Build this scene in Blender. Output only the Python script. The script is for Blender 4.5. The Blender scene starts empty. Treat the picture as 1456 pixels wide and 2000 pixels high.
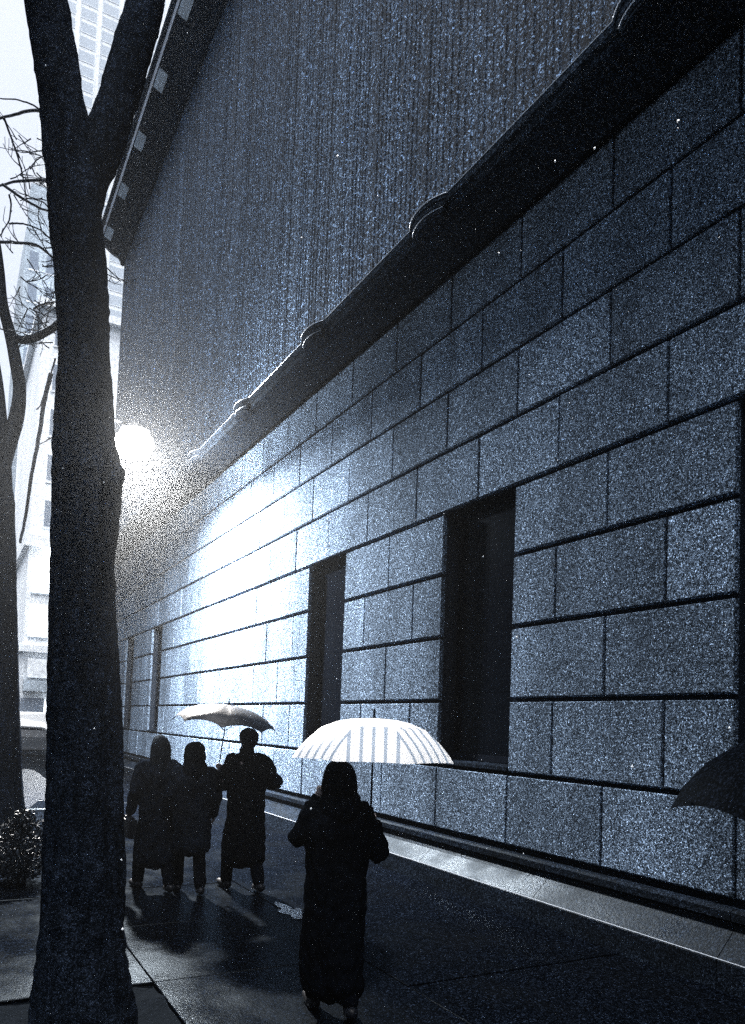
import bpy, bmesh, math, random
from mathutils import Vector, Matrix, noise as mnoise
random.seed(7)
R = math.radians
sc = bpy.context.scene
COL = sc.collection

# ------------------------------------------------------------------ camera
PHI, PITCH, ROLL, EYE = R(28.8112), R(3.3), R(2.1), 1.95
FOC, CX, CY = 1500.0, 728.0, 1328.85            # in pixels of a 1456 x 2000 picture
_f0 = Vector((math.sin(PHI), math.cos(PHI), 0)); _r0 = Vector((math.cos(PHI), -math.sin(PHI), 0)); _z = Vector((0, 0, 1))
FWD = _f0*math.cos(PITCH) + _z*math.sin(PITCH)
_u = _z*math.cos(PITCH) - _f0*math.sin(PITCH)
RGT = _r0*math.cos(ROLL) + _u*math.sin(ROLL)
UPV = _u*math.cos(ROLL) - _r0*math.sin(ROLL)
cam = bpy.data.cameras.new('camera'); camo = bpy.data.objects.new('camera', cam); COL.objects.link(camo)
m = Matrix((RGT, UPV, -FWD)).transposed().to_4x4(); m.translation = (0, 0, EYE)
camo.matrix_world = m
cam.sensor_fit = 'VERTICAL'; cam.sensor_height = 24.0; cam.lens = 24.0*FOC/2000
cam.shift_x = -(CX-728)/2000; cam.shift_y = (CY-1000)/2000
cam.clip_start = 0.05; cam.clip_end = 2000
sc.camera = camo
# ------------------------------------------------------------------ sky, sun, exposure
SUN_EL, SUN_AZ = R(78), R(215)
w = bpy.data.worlds.new('World'); sc.world = w; w.use_nodes = True
nt = w.node_tree; bg = nt.nodes['Background']
sky = nt.nodes.new('ShaderNodeTexSky'); sky.sky_type = 'NISHITA'; sky.sun_disc = False
sky.sun_elevation = SUN_EL; sky.sun_rotation = SUN_AZ; sky.air_density = 1.0; sky.dust_density = 6.0; sky.ozone_density = 1.0
hs = nt.nodes.new('ShaderNodeHueSaturation'); hs.inputs['Saturation'].default_value = 0.42   # grey overcast
nt.links.new(sky.outputs[0], hs.inputs['Color']); nt.links.new(hs.outputs[0], bg.inputs['Color'])
bg.inputs['Strength'].default_value = 0.10
sl = bpy.data.lights.new('sun', 'SUN'); sl.energy = 1.5; sl.angle = R(60); sl.color = (0.92, 0.96, 1.0)
so = bpy.data.objects.new('sun', sl); COL.objects.link(so)
_d = Vector((math.sin(SUN_AZ)*math.cos(SUN_EL), math.cos(SUN_AZ)*math.cos(SUN_EL), math.sin(SUN_EL)))
so.rotation_euler = _d.to_track_quat('Z', 'Y').to_euler(); so.location = _d*60
sc.view_settings.view_transform = 'Standard'; sc.view_settings.look = 'None'
sc.view_settings.gamma = 1.0; sc.view_settings.exposure = 1.75
sc.render.engine = 'CYCLES'
sc.cycles.use_denoising = False
sc.cycles.volume_bounces = 1; sc.cycles.max_bounces = 7; sc.cycles.diffuse_bounces = 4
sc.cycles.sample_clamp_indirect = 4.0

# ------------------------------------------------------------------ helpers
def at(px, py, Y):
    """the point of the street at distance Y that lies in the direction of a picture point"""
    v = RGT*((px-CX)/FOC) + UPV*((CY-py)/FOC) + FWD
    return Vector((0, 0, EYE)) + v*(Y/v.y)
def link(o, parent=None):
    COL.objects.link(o)
    if parent is not None: o.parent = parent
    return o
def mobj(name, me, mat=None, parent=None, loc=(0, 0, 0), rot=(0, 0, 0)):
    o = bpy.data.objects.new(name, me)
    if mat is not None and not me.materials: me.materials.append(mat)
    o.location = loc; o.rotation_euler = rot
    return link(o, parent)
def tag(o, label=None, cat=None, group=None, kind=None):
    if label: o['label'] = label
    if cat: o['category'] = cat
    if group: o['group'] = group
    if kind: o['kind'] = kind
    return o
def thing(name, label, cat, loc=(0, 0, 0), rz=0, group=None):
    o = bpy.data.objects.new(name, None); o.empty_display_size = 0.2
    o.location = loc; o.rotation_euler = (0, 0, rz); link(o)
    return tag(o, label, cat, group)
def copy_tree(o, parent=None):
    c = o.copy(); COL.objects.link(c); c.parent = parent
    for ch in [x for x in bpy.data.objects if x.parent == o]: copy_tree(ch, c)
    return c
class MB:
    def __init__(s): s.v = []; s.f = []
    def add(s, vs, fs):
        n = len(s.v); s.v += [tuple(x) for x in vs]; s.f += [tuple(n+i for i in f) for f in fs]; return s
    def box(s, x0, x1, y0, y1, z0, z1):
        vs = [(x, y, z) for z in (z0, z1) for y in (y0, y1) for x in (x0, x1)]
        return s.add(vs, [(0,2,3,1), (4,5,7,6), (0,1,5,4), (2,6,7,3), (0,4,6,2), (1,3,7,5)])
    def prism_y(s, prof, y0, y1):
        """closed (x,z) outline swept along y"""
        n = len(prof); vs = [(x, y0, z) for x, z in prof] + [(x, y1, z) for x, z in prof]
        fs = [(i, (i+1) % n, n+(i+1) % n, n+i) for i in range(n)] + [tuple(range(n))[::-1], tuple(range(n, 2*n))]
        return s.add(vs, fs)
    def prism_x(s, prof, x0, x1):
        n = len(prof); vs = [(x0, y, z) for y, z in prof] + [(x1, y, z) for y, z in prof]
        fs = [(i, (i+1) % n, n+(i+1) % n, n+i) for i in range(n)] + [tuple(range(n))[::-1], tuple(range(n, 2*n))]
        return s.add(vs, fs)
    def tube(s, pts, rad, n=8, cap=True):
        pts = [Vector(p) for p in pts]; k0 = len(s.v)
        if not hasattr(rad, '__len__'): rad = [rad]*len(pts)
        prev = None
        for i, p in enumerate(pts):
            t = (pts[min(i+1, len(pts)-1)] - pts[max(i-1, 0)]).normalized()
            a = prev if prev is not None else (Vector((1, 0, 0)) if abs(t.x) < .8 else Vector((0, 1, 0)))
            a = (a - t*a.dot(t)).normalized(); b = t.cross(a); prev = a
            for k in range(n):
                an = 2*math.pi*k/n
                s.v.append(tuple(p + (a*math.cos(an) + b*math.sin(an))*rad[i]))
        for i in range(len(pts)-1):
            for k in range(n):
                s.f.append((k0+i*n+k, k0+i*n+(k+1) % n, k0+(i+1)*n+(k+1) % n, k0+(i+1)*n+k))
        if cap:
            s.f.append(tuple(k0+k for k in range(n))[::-1]); L = k0+(len(pts)-1)*n
            s.f.append(tuple(L+k for k in range(n)))
        return s
    def lathe(s, prof, n=16, c=(0, 0, 0)):
        k0 = len(s.v)
        for r, z in prof:
            for k in range(n):
                a = 2*math.pi*k/n; s.v.append((c[0]+r*math.cos(a), c[1]+r*math.sin(a), c[2]+z))
        for i in range(len(prof)-1):
            for k in range(n):
                s.f.append((k0+i*n+k, k0+i*n+(k+1) % n, k0+(i+1)*n+(k+1) % n, k0+(i+1)*n+k))
        s.f.append(tuple(k0+k for k in range(n))[::-1]); L = k0+(len(prof)-1)*n
        s.f.append(tuple(L+k for k in range(n)))
        return s
    def mesh(s, name, smooth=False, bevel=0, seg=2):
        me = bpy.data.meshes.new(name); me.from_pydata(s.v, [], s.f)
        bm = bmesh.new(); bm.from_mesh(me)
        bmesh.ops.recalc_face_normals(bm, faces=bm.faces)
        if bevel: bmesh.ops.bevel(bm, geom=bm.edges[:], offset=bevel, segments=seg, affect='EDGES', clamp_overlap=True)
        bm.to_mesh(me); bm.free()
        if smooth: me.polygons.foreach_set('use_smooth', [True]*len(me.polygons))
        me.update(); return me
    def obj(s, name, mat, parent=None, loc=(0, 0, 0), rot=(0, 0, 0), **k): return mobj(name, s.mesh(name, **k), mat, parent, loc, rot)

# ------------------------------------------------------------------ materials
def mat_base(name, rough=.6, spec=.3):
    m = bpy.data.materials.new(name); m.use_nodes = True
    b = m.node_tree.nodes['Principled BSDF']; b.inputs['Roughness'].default_value = rough
    b.inputs['Specular IOR Level'].default_value = spec
    return m, m.node_tree, b
def N(nt, kind, **kw):
    n = nt.nodes.new(kind)
    for k, v in kw.items():
        if k in n.inputs: n.inputs[k].default_value = v
        else: setattr(n, k, v)
    return n
def grain_mat(name, col, grain=.5, scale=60, stain=.3, stain_scale=(.6, .6, .6), rough=.6, spec=.3, bump=.3, bscale=40, rnd=.0, space='pos', wet=0.0, detail=9, crys=(), gloss=None):
    """mineral speckle of many sizes, soft stains, fine relief"""
    m, nt, b = mat_base(name, rough, spec); L = nt.links.new
    if space == 'pos': co = N(nt, 'ShaderNodeNewGeometry').outputs['Position']
    else: co = N(nt, 'ShaderNodeTexCoord').outputs['Object']
    n1 = N(nt, 'ShaderNodeTexNoise', Scale=scale*.7, Detail=5, Roughness=.95); L(co, n1.inputs['Vector'])
    r1 = N(nt, 'ShaderNodeMapRange'); L(n1.outputs['Fac'], r1.inputs['Value'])
    r1.inputs['From Min'].default_value = .40; r1.inputs['From Max'].default_value = .62
    r1.inputs['To Min'].default_value = 1-grain; r1.inputs['To Max'].default_value = 1+grain*1.3
    if crys:
        fac = None
        for cs_, am in crys:
            vo = N(nt, 'ShaderNodeTexVoronoi', Scale=cs_); L(co, vo.inputs['Vector']); sp_ = N(nt, 'ShaderNodeSeparateColor'); L(vo.outputs['Color'], sp_.inputs[0])
            pw = N(nt, 'ShaderNodeMath', operation='POWER'); pw.inputs[1].default_value = 4.0; L(sp_.outputs[0], pw.inputs[0])
            ma = N(nt, 'ShaderNodeMath', operation='MULTIPLY_ADD'); ma.inputs[1].default_value = 5*am; ma.inputs[2].default_value = 1-am; L(pw.outputs[0], ma.inputs[0])
            if fac is None: fac = ma.outputs[0]
            else:
                mm_ = N(nt, 'ShaderNodeMath', operation='MULTIPLY'); L(fac, mm_.inputs[0]); L(ma.outputs[0], mm_.inputs[1]); fac = mm_.outputs[0]
        mz = N(nt, 'ShaderNodeMath', operation='MULTIPLY'); L(r1.outputs[0], mz.inputs[0]); L(fac, mz.inputs[1]); r1 = mz
    mp = N(nt, 'ShaderNodeMapping'); mp.inputs['Scale'].default_value = stain_scale; L(co, mp.inputs['Vector'])
    n2 = N(nt, 'ShaderNodeTexNoise', Scale=1.0, Detail=5, Roughness=.6); L(mp.outputs[0], n2.inputs['Vector'])
    r2 = N(nt, 'ShaderNodeMapRange'); L(n2.outputs['Fac'], r2.inputs['Value'])
    r2.inputs['From Min'].default_value = .3; r2.inputs['From Max'].default_value = .7
    r2.inputs['To Min'].default_value = 1-stain; r2.inputs['To Max'].default_value = 1+stain
    mu = N(nt, 'ShaderNodeMath', operation='MULTIPLY'); L(r1.outputs[0], mu.inputs[0]); L(r2.outputs[0], mu.inputs[1])
    f = mu.outputs[0]
    if rnd:
        oi = N(nt, 'ShaderNodeObjectInfo'); r3 = N(nt, 'ShaderNodeMapRange'); L(oi.outputs['Random'], r3.inputs['Value'])
        r3.inputs['To Min'].default_value = 1-rnd; r3.inputs['To Max'].default_value = 1+rnd
        m2 = N(nt, 'ShaderNodeMath', operation='MULTIPLY'); L(f, m2.inputs[0]); L(r3.outputs[0], m2.inputs[1]); f = m2.outputs[0]
    vm = N(nt, 'ShaderNodeVectorMath', operation='SCALE'); vm.inputs[0].default_value = col; L(f, vm.inputs['Scale'])
    L(vm.outputs[0], b.inputs['Base Color'])
    if wet:
        r4 = N(nt, 'ShaderNodeMapRange'); L(n2.outputs['Fac'], r4.inputs['Value'])
        r4.inputs['From Min'].default_value = .4; r4.inputs['From Max'].default_value = .62
        r4.inputs['To Min'].default_value = rough; r4.inputs['To Max'].default_value = max(.04, rough-wet)
        L(r4.outputs[0], b.inputs['Roughness'])
    if bump:
        n3 = N(nt, 'ShaderNodeTexNoise', Scale=bscale, Detail=6, Roughness=.7); L(co, n3.inputs['Vector'])
        bp = N(nt, 'ShaderNodeBump', Strength=bump, Distance=.02); L(n3.outputs['Fac'], bp.inputs['Height']); L(bp.outputs[0], b.inputs['Normal'])
    if gloss is not None:          # thin water film: a fixed share of mirror light over a matt base
        df = N(nt, 'ShaderNodeBsdfDiffuse'); L(vm.outputs[0], df.inputs['Color']); gl = N(nt, 'ShaderNodeBsdfGlossy', Roughness=rough, Color=(.72, .86, 1, 1)); mxg = N(nt, 'ShaderNodeMixShader')
        mxg.inputs[0].default_value = gloss
        if wet: L(r4.outputs[0], gl.inputs['Roughness'])
        if bump: L(bp.outputs[0], df.inputs['Normal']); L(bp.outputs[0], gl.inputs['Normal'])
        L(df.outputs[0], mxg.inputs[1]); L(gl.outputs[0], mxg.inputs[2]); L(mxg.outputs[0], nt.nodes['Material Output'].inputs['Surface'])
    return m
def plain(name, col, rough=.5, spec=.4, metal=0, bump=0, bscale=60):
    m, nt, b = mat_base(name, rough, spec); b.inputs['Base Color'].default_value = (*col, 1); b.inputs['Metallic'].default_value = metal
    if bump:
        n3 = N(nt, 'ShaderNodeTexNoise', Scale=bscale, Detail=5, Roughness=.7)
        co = N(nt, 'ShaderNodeTexCoord'); nt.links.new(co.outputs['Object'], n3.inputs['Vector'])
        bp = N(nt, 'ShaderNodeBump', Strength=bump, Distance=.01); nt.links.new(n3.outputs['Fac'], bp.inputs['Height']); nt.links.new(bp.outputs[0], b.inputs['Normal'])
    return m
def emit(name, col, strength):
    m = bpy.data.materials.new(name); m.use_nodes = True; nt = m.node_tree; b = nt.nodes['Principled BSDF']
    b.inputs['Base Color'].default_value = (.8, .8, .8, 1)
    b.inputs['Emission Color'].default_value = (*col, 1); b.inputs['Emission Strength'].default_value = strength
    return m

M = {}
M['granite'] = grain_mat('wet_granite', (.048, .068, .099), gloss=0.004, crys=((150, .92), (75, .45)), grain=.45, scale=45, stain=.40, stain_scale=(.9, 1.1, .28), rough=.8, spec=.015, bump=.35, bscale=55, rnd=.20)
M['skylit_fascia'] = grain_mat('skylit_fascia', (.075, .105, .15), crys=((80, .7),), grain=.7, scale=50, stain=.25, rough=.5, spec=.4, bump=.3, bscale=50)  # paler than the cornice: skylight on the fascia painted into the colour
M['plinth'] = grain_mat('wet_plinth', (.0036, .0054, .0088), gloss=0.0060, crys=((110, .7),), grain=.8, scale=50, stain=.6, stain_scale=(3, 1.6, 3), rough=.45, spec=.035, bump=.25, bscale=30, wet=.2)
M['mortar'] = grain_mat('dark_mortar', (.005, .007, .011), gloss=0, grain=.4, scale=80, rough=.9, spec=.05)
M['fluted'] = grain_mat('streaked_stone', (.038, .057, .088), crys=((60, .92), (26, .55)), grain=.6, scale=45, stain=.45, stain_scale=(2, 3.2, .05), rough=.7, spec=.15, bump=.2, bscale=40)
M['cornice'] = grain_mat('dark_cornice_stone', (.010, .0145, .022), gloss=0.004, crys=((60, .7),), grain=.6, scale=50, stain=.3, rough=.65, spec=.05, bump=.25)
M['iron'] = grain_mat('black_iron', (.0025, .0035, .006), gloss=0.001, grain=.4, scale=90, rough=.8, spec=.03, space='obj')
M['glass'] = grain_mat('dark_window_glass', (.0008, .0012, .0022), gloss=.006, grain=.3, scale=20, rough=.15, bump=0)
M['asphalt'] = grain_mat('wet_asphalt', (.0010, .0016, .0028), gloss=0.010, crys=((140, .8),), grain=.8, scale=70, stain=.4, stain_scale=(.8, .5, .8), rough=.40, spec=.008, bump=.2, bscale=90, wet=.25)
M['slab'] = grain_mat('wet_paving', (.0008, .00125, .0023), gloss=0.010, crys=((130, .85), (60, .5)), grain=.8, scale=60, stain=.4, stain_scale=(1.1, .8, 1), rough=.30, spec=.006, bump=.16, bscale=35, rnd=.25, wet=.16)
M['bark'] = grain_mat('wet_bark', (.0045, .0065, .011), gloss=0.004, crys=((170, .8),), grain=.85, scale=38, stain=.75, stain_scale=(16, 16, 2.0), rough=.85, spec=.05, bump=.9, bscale=26)
M['twig'] = plain('twig_bark', (.012, .016, .024), rough=.8, spec=.1)
M['soil'] = grain_mat('wet_soil', (.0012, .0016, .0025), gloss=0.004, grain=.7, scale=40, rough=.8, spec=.2, bump=.9, bscale=30)
M['pole'] = grain_mat('painted_pole', (.02, .026, .035), grain=.4, scale=70, rough=.45, space='obj')
M['lens'] = emit('lamp_lens', (1, .98, .95), 165)
M['pale'] = grain_mat('pale_stone', (.76, .80, .84), grain=.25, scale=3, stain=.15, stain_scale=(.1, .1, .03), rough=.8, spec=.2, bump=0)
M['pale2'] = grain_mat('pale_render', (.78, .82, .86), grain=.3, scale=5, stain=.2, stain_scale=(.2, .2, .05), rough=.8, spec=.2, bump=0)
M['grey'] = grain_mat('grey_render', (.36, .42, .48), grain=.4, scale=6, stain=.3, stain_scale=(.2, .2, .08), rough=.8, spec=.2, bump=0)
M['shop'] = emit('lit_shop_glass', (.93, .97, 1), 4)
M['sign'] = emit('lit_sign', (.95, .98, 1), 2.6)
M['coat'] = grain_mat('dark_wool', (.0012, .0017, .0030), gloss=0, grain=.7, scale=90, rough=.95, spec=.01, bump=.4, bscale=80, space='obj')
M['puffer'] = grain_mat('black_quilted_nylon', (.0009, .0013, .0024), gloss=0.001, grain=.6, scale=60, rough=.85, spec=.02, bump=.3, bscale=30, space='obj')
M['greycoat'] = grain_mat('charcoal_wool', (.0028, .004, .0068), gloss=0.001, grain=.7, scale=90, rough=.95, spec=.02, bump=.4, bscale=80, space='obj')
M['trouser'] = grain_mat('black_trousers', (.001, .0014, .0025), gloss=0, grain=.6, scale=80, rough=.9, spec=.05, space='obj')
M['skin'] = plain('skin', (.18, .15, .15), rough=.55)
M['hair'] = grain_mat('dark_hair', (.002, .0028, .0045), gloss=0.006, grain=.6, scale=100, rough=.6, spec=.1, bump=.6, bscale=90, space='obj')
M['shoe'] = plain('black_leather', (.002, .0028, .005), rough=.5, spec=.1)
M['paleshoe'] = plain('pale_trainer', (.55, .6, .66), rough=.6)
M['eye'] = plain('eye', (.03, .03, .04), rough=.2)
M['leaf'] = grain_mat('dark_leaves', (.008, .012, .018), grain=.5, scale=20, rough=.6, spec=.15, bump=0)
M['carpaint'] = plain('dark_car_paint', (.02, .026, .036), rough=.22, spec=.6)
M['vanpaint'] = plain('white_van_paint', (.75, .78, .82), rough=.3, spec=.5)
M['rubber'] = plain('tyre_rubber', (.012, .012, .014), rough=.8)
M['chrome'] = plain('steel', (.45, .48, .52), rough=.25, metal=1)
M['darkcloth'] = plain('wet_black_cloth', (.006, .008, .012), rough=.45, spec=.12, bump=.7, bscale=14)
M['drycloth'] = grain_mat('black_umbrella_cloth', (.0010, .0015, .0027), gloss=.001, crys=((170, .8),), grain=.5, scale=60, rough=.6, bump=.25, bscale=25)
M['edge_glint'] = plain('painted_edge_glint', (.42, .47, .54), rough=.3, spec=.5, metal=.6)  # pale tone for added strips that paint the light on wet edges
M['soffit_light'] = grain_mat('painted_soffit_light', (.30, .36, .43), grain=.5, scale=30, rough=.7)  # pale tone that paints the light reaching the soffit
M['headlamp'] = emit('lit_headlamp', (1, 1, 1), 12)
M['kerb'] = grain_mat('granite_kerb', (.002, .003, .005), gloss=0.010, grain=.6, scale=60, stain=.3, rough=.6, spec=.03, bump=.3)

# ------------------------------------------------------------------ ground
XW = 5.62            # stone face of the building
XP = 5.365           # outer face of its plinth
g = MB().add([(-600, -300, -.13), (600, -300, -.13), (600, 900, -.13), (-600, 900, -.13)], [(0, 1, 2, 3)])
tag(g.obj('road', M['asphalt']), 'wet dark asphalt road running along and across behind the trees', kind='structure')
YE = 35.6            # pavement ends at the cross street
pv = MB().box(.16, 6.2, -12, YE, -.13, -.035).obj('pavement', M['mortar'])
tag(pv, 'wet dark slab pavement beside the stone wall', kind='structure')
kb = MB().box(0, 1, 0, 1, 0, 1)
# paving slabs, one by one
def slab_mesh(w_, l_):
    b = MB(); e = .005
    b.v = [(0,0,-.05),(w_,0,-.05),(w_,l_,-.05),(0,l_,-.05),(0,0,-e),(w_,0,-e),(w_,l_,-e),(0,l_,-e),(e,e,0),(w_-e,e,0),(w_-e,l_-e,0),(e,l_-e,0)]
    b.f = [(0,3,2,1)]+[(i,(i+1)%4,4+(i+1)%4,4+i) for i in range(4)]+[(4+i,4+(i+1)%4,8+(i+1)%4,8+i) for i in range(4)]+[(8,9,10,11)]
    return b.mesh('paving_slab')
PITX, PITY = (.38, 1.46), 1.25      # tree pit size in x, length in y
def in_pit(x0, x1, y0, y1):
    for ty in TREEY:
        if x0 < 1.45 and y1 > ty-.62 and y0 < ty+.62: return True
    return False
TREEY = (5.19, 11.0, 25.0)
cols = [(.40, 1.44), (1.447, 3.145), (3.152, 5.36)]
for ci, (x0, x1) in enumerate(cols):
    off = (ci % 2)*.8
    if ci == 0:
        edges = [-11.0]
        for ty in TREEY: edges += [ty-.62, ty+.62]
        edges.append(YE-.02)
        for k in range(0, len(edges), 2):
            a, b_ = edges[k], edges[k+1]; n = max(1, round((b_-a)/1.6)); st = (b_-a)/n
            me = slab_mesh(x1-x0, st-.007)
            for q in range(n): mobj('paving_slab', me, M['slab'], pv, (x0, a+q*st, random.uniform(-.003, .003)), (random.uniform(-.002, .002), random.uniform(-.002, .002), 0))
    else:
        me = slab_mesh(x1-x0, 1.6-.007); y = -11+off
        while y < YE-1.6:
            mobj('paving_slab', me, M['slab'], pv, (x0, y, random.uniform(-.003, .003)), (random.uniform(-.002, .002), random.uniform(-.002, .002), 0)); y += 1.6
kr = tag(MB().box(.17, .38, -12, YE, -.16, -.02).obj('kerb', M['mortar']), 'granite kerb between road and pavement', kind='structure')
kme = MB().box(.15, .39, 0, 1.48, -.2, .004).mesh('kerb_stone', bevel=.015)
y = -11.5
while y < YE-1.5:
    mobj('kerb_stone', kme, M['kerb'], kr, (0, y, random.uniform(-.004, .004))); y += 1.495
for ty in TREEY:
    b = MB(); n = 9
    for i in range(n):
        for j in range(n):
            x = .39+(1.445-.39)*i/(n-1); y = ty-.615+1.23*j/(n-1)
            b.v.append((x, y, -.025+.03*mnoise.noise((x*5, y*5, 3))))
    for i in range(n-1):
        for j in range(n-1): b.f.append((i*n+j, (i+1)*n+j, (i+1)*n+j+1, i*n+j+1))
    tag(b.obj('tree_pit_soil', M['soil']), None, kind='structure')
# puddle between the walkers and the wall
def puddle(cx, cy, rx, ry, seed, lab):
    b = MB(); n = 40
    for k in range(n):
        a = 2*math.pi*k/n; r = 1+.9*mnoise.noise((math.cos(a)*1.6+seed, math.sin(a)*1.6, seed))
        b.v.append((cx+rx*r*math.cos(a), cy+ry*r*math.sin(a), .0085))
    b.f.append(tuple(range(n)))
    return tag(b.obj('puddle', M['water']), lab, kind='structure')
mw, ntw, bw = mat_base('puddle_water', .06, .5); bw.inputs['Base Color'].default_value = (.004, .005, .008, 1)
nw = N(ntw, 'ShaderNodeTexNoise', Scale=30, Detail=4, Roughness=.6); bpw = N(ntw, 'ShaderNodeBump', Strength=.8, Distance=.02)
ntw.links.new(N(ntw, 'ShaderNodeNewGeometry').outputs['Position'], nw.inputs['Vector']); ntw.links.new(nw.outputs['Fac'], bpw.inputs['Height']); ntw.links.new(bpw.outputs[0], bw.inputs['Normal'])
M['water'] = mw
puddle(2.0, 22.5, .75, 6.5, 7.7, 'long sheet of water on the pavement beyond the second tree')
puddle(3.22, 7.35, .13, .34, 2.3, 'small shallow puddle on the pavement beside the walkers')

# ------------------------------------------------------------------ the stone building
BLD_Y0, BLD_Y1 = -9.0, 34.9
bld = thing('stone_building', 'massive building of big wet granite blocks with dark windows, lining the pavement', 'building', (XW, 12, 0))
def child(o): o.parent = bld; o.matrix_parent_inverse = Matrix.Translation(-Vector(bld.location)); return o
RZ = [.63, 1.45, 2.287, 3.127, 3.963, 4.79, 5.622, 6.453, 7.278, 8.10]
W1, W2 = 1.445, 1.371
# windows (near edge, far edge)
WIN = [(2.615, 4.06), (6.95, 8.40), (11.28, 12.73), (23.70, 25.07), (27.81, 29.18), (-1.72, -.275), (-6.055, -4.61)]
WZ0, WZ1 = RZ[1], RZ[5]
def joints(row):
    """the joints of one course: half-lap bond that starts at the openings"""
    out = []; h = (row % 2)
    y = 4.06
    k = -9
    while True:
        q = 4.06 + (k + (.5 if h else 0))*W1
        if q > 12.73+.01: break
        if q > BLD_Y0: out.append(q)
        k += 1
    k = 1
    last = 12.73 - (0 if not h else 0)
    q = 12.73 + ((.5 if h else 1))*W2
    while q < BLD_Y1-.3:
        out.append(q); q += W2
    return [BLD_Y0]+out+[BLD_Y1]
GH, GV, DEP = .046, .030, .06
block_cache = {}
def block_mesh(l_, h_):
    key = (round(l_, 3), round(h_, 3))
    if key not in block_cache:
        # front faces -x; chamfered arrises, rough front
        e = .018; d = DEP+.10
        y0, y1, z0, z1 = GV/2, l_-GV/2, GH/2, h_-GH/2
        b = MB()
        b.v = [(d,y0,z0),(d,y1,z0),(d,y1,z1),(d,y0,z1),(e,y0,z0),(e,y1,z0),(e,y1,z1),(e,y0,z1),(0,y0+.004,z0+e),(0,y1-.004,z0+e),(0,y1-.004,z1-.008),(0,y0+.004,z1-.008)]
        b.f = [(0,1,2,3)]+[(i,4+i,4+(i+1)%4,(i+1)%4) for i in range(4)]+[(4+i,8+i,8+(i+1)%4,4+(i+1)%4) for i in range(4)]+[(8,11,10,9)]
        block_cache[key] = b.mesh('stone_block')
    return block_cache[key]
nblk = 0
for row in range(len(RZ)-1):
    z0, z1 = RZ[row], RZ[row+1]; js = joints(row)
    for a, b_ in zip(js, js[1:]):
        segs = [(a, b_)]
        if WZ0-.01 < z0 < WZ1-.01:
            for (w0, w1) in WIN:
                ns = []
                for s0, s1 in segs:
                    if w1 <= s0+.03 or w0 >= s1-.03: ns.append((s0, s1)); continue
                    if w0 > s0+.03: ns.append((s0, w0))
                    if w1 < s1-.03: ns.append((w1, s1))
                segs = ns
        for s0, s1 in segs:
            o = mobj('stone_block', block_mesh(s1-s0, z1-z0), M['granite'], None,
                     (XW+random.uniform(-.006, .006), s0, z0), (0, random.uniform(-.002, .002), random.uniform(-.002, .002)))
            child(o); nblk += 1
print('blocks', nblk)
# core behind the blocks with the openings left free
b = MB(); xi, xo = XW+DEP, XW+.62
b.box(xi, xo, BLD_Y0, BLD_Y1, .1, WZ0); b.box(xi, xo, BLD_Y0, BLD_Y1, WZ1, 8.5)
ys = [BLD_Y0]+[v for w_ in sorted(WIN) for v in w_]+[BLD_Y1]
for k in range(0, len(ys), 2): b.box(xi, xo, ys[k], ys[k+1], WZ0, WZ1)
child(b.obj('wall_core', M['mortar']))
b = MB().box(XW+.64, XW+14, BLD_Y0, BLD_Y1-.02, 0, 23.5); child(b.obj('inner_wall', M['mortar']))
# plinth: step, sloped wash, hollow
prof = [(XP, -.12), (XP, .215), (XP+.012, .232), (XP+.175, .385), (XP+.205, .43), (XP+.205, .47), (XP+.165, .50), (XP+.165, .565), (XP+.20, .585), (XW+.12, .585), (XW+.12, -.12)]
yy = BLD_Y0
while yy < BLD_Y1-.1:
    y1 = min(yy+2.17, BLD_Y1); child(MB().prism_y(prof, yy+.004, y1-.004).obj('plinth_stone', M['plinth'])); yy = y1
child(MB().tube([(XP+.004, BLD_Y0, .226), (XP+.004, 12, .226), (XP+.004, BLD_Y1, .226)], .004, 8).obj('plinth_edge_glint', M['edge_glint']))  # added bead painting the bright glint along the wet plinth edge
# windows
def window(y0, y1):
    wd = MB(); fx = XW+.20; t = .07
    wd.box(fx, fx+.1, y0+.002, y0+t, WZ0+.10, WZ1-.002); wd.box(fx, fx+.1, y1-t, y1-.002, WZ0+.10, WZ1-.002)
    wd.box(fx, fx+.1, y0+t, y1-t, WZ1-.08, WZ1-.004); wd.box(fx, fx+.1, y0+t, y1-t, WZ0+.10, WZ0+.18)
    fr = child(wd.obj('window', M['iron']))
    ym = (y0+y1)/2; zs = [WZ0+.18+(WZ1-.08-WZ0-.18)*k/4 for k in range(5)]
    mb = MB().box(fx+.02, fx+.08, ym-.025, ym+.025, zs[0], zs[4])
    for z in zs[1:4]: mb.box(fx+.025, fx+.075, y0+t, ym-.027, z-.02, z+.02); mb.box(fx+.025, fx+.075, ym+.027, y1-t, z-.02, z+.02)
    mobj('glazing_bar', mb.mesh('glazing_bar'), M['iron'], fr)
    for k in range(4):
        for a, c in ((y0+t, ym-.025), (ym+.025, y1-t)):
            mobj('pane', MB().box(fx+.008, fx+.018, a-.022, c+.022, zs[k]+.002, zs[k+1]-.002).mesh('pane'), M['glass'], fr)
    mobj('sill', MB().prism_y([(XW-.012, WZ0+.03), (XW-.012, WZ0+.07), (fx+.1, WZ0+.10), (fx+.1, WZ0+.012), (XW+.02, WZ0+.012)], y0+.012, y1-.012).mesh('sill'), M['plinth'], fr)
    # reveals in dressed stone
    for a, c in ((y0, y0-.05), (y1, y1+.05)):
        pass
for a, c in WIN: window(a, c)
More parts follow.
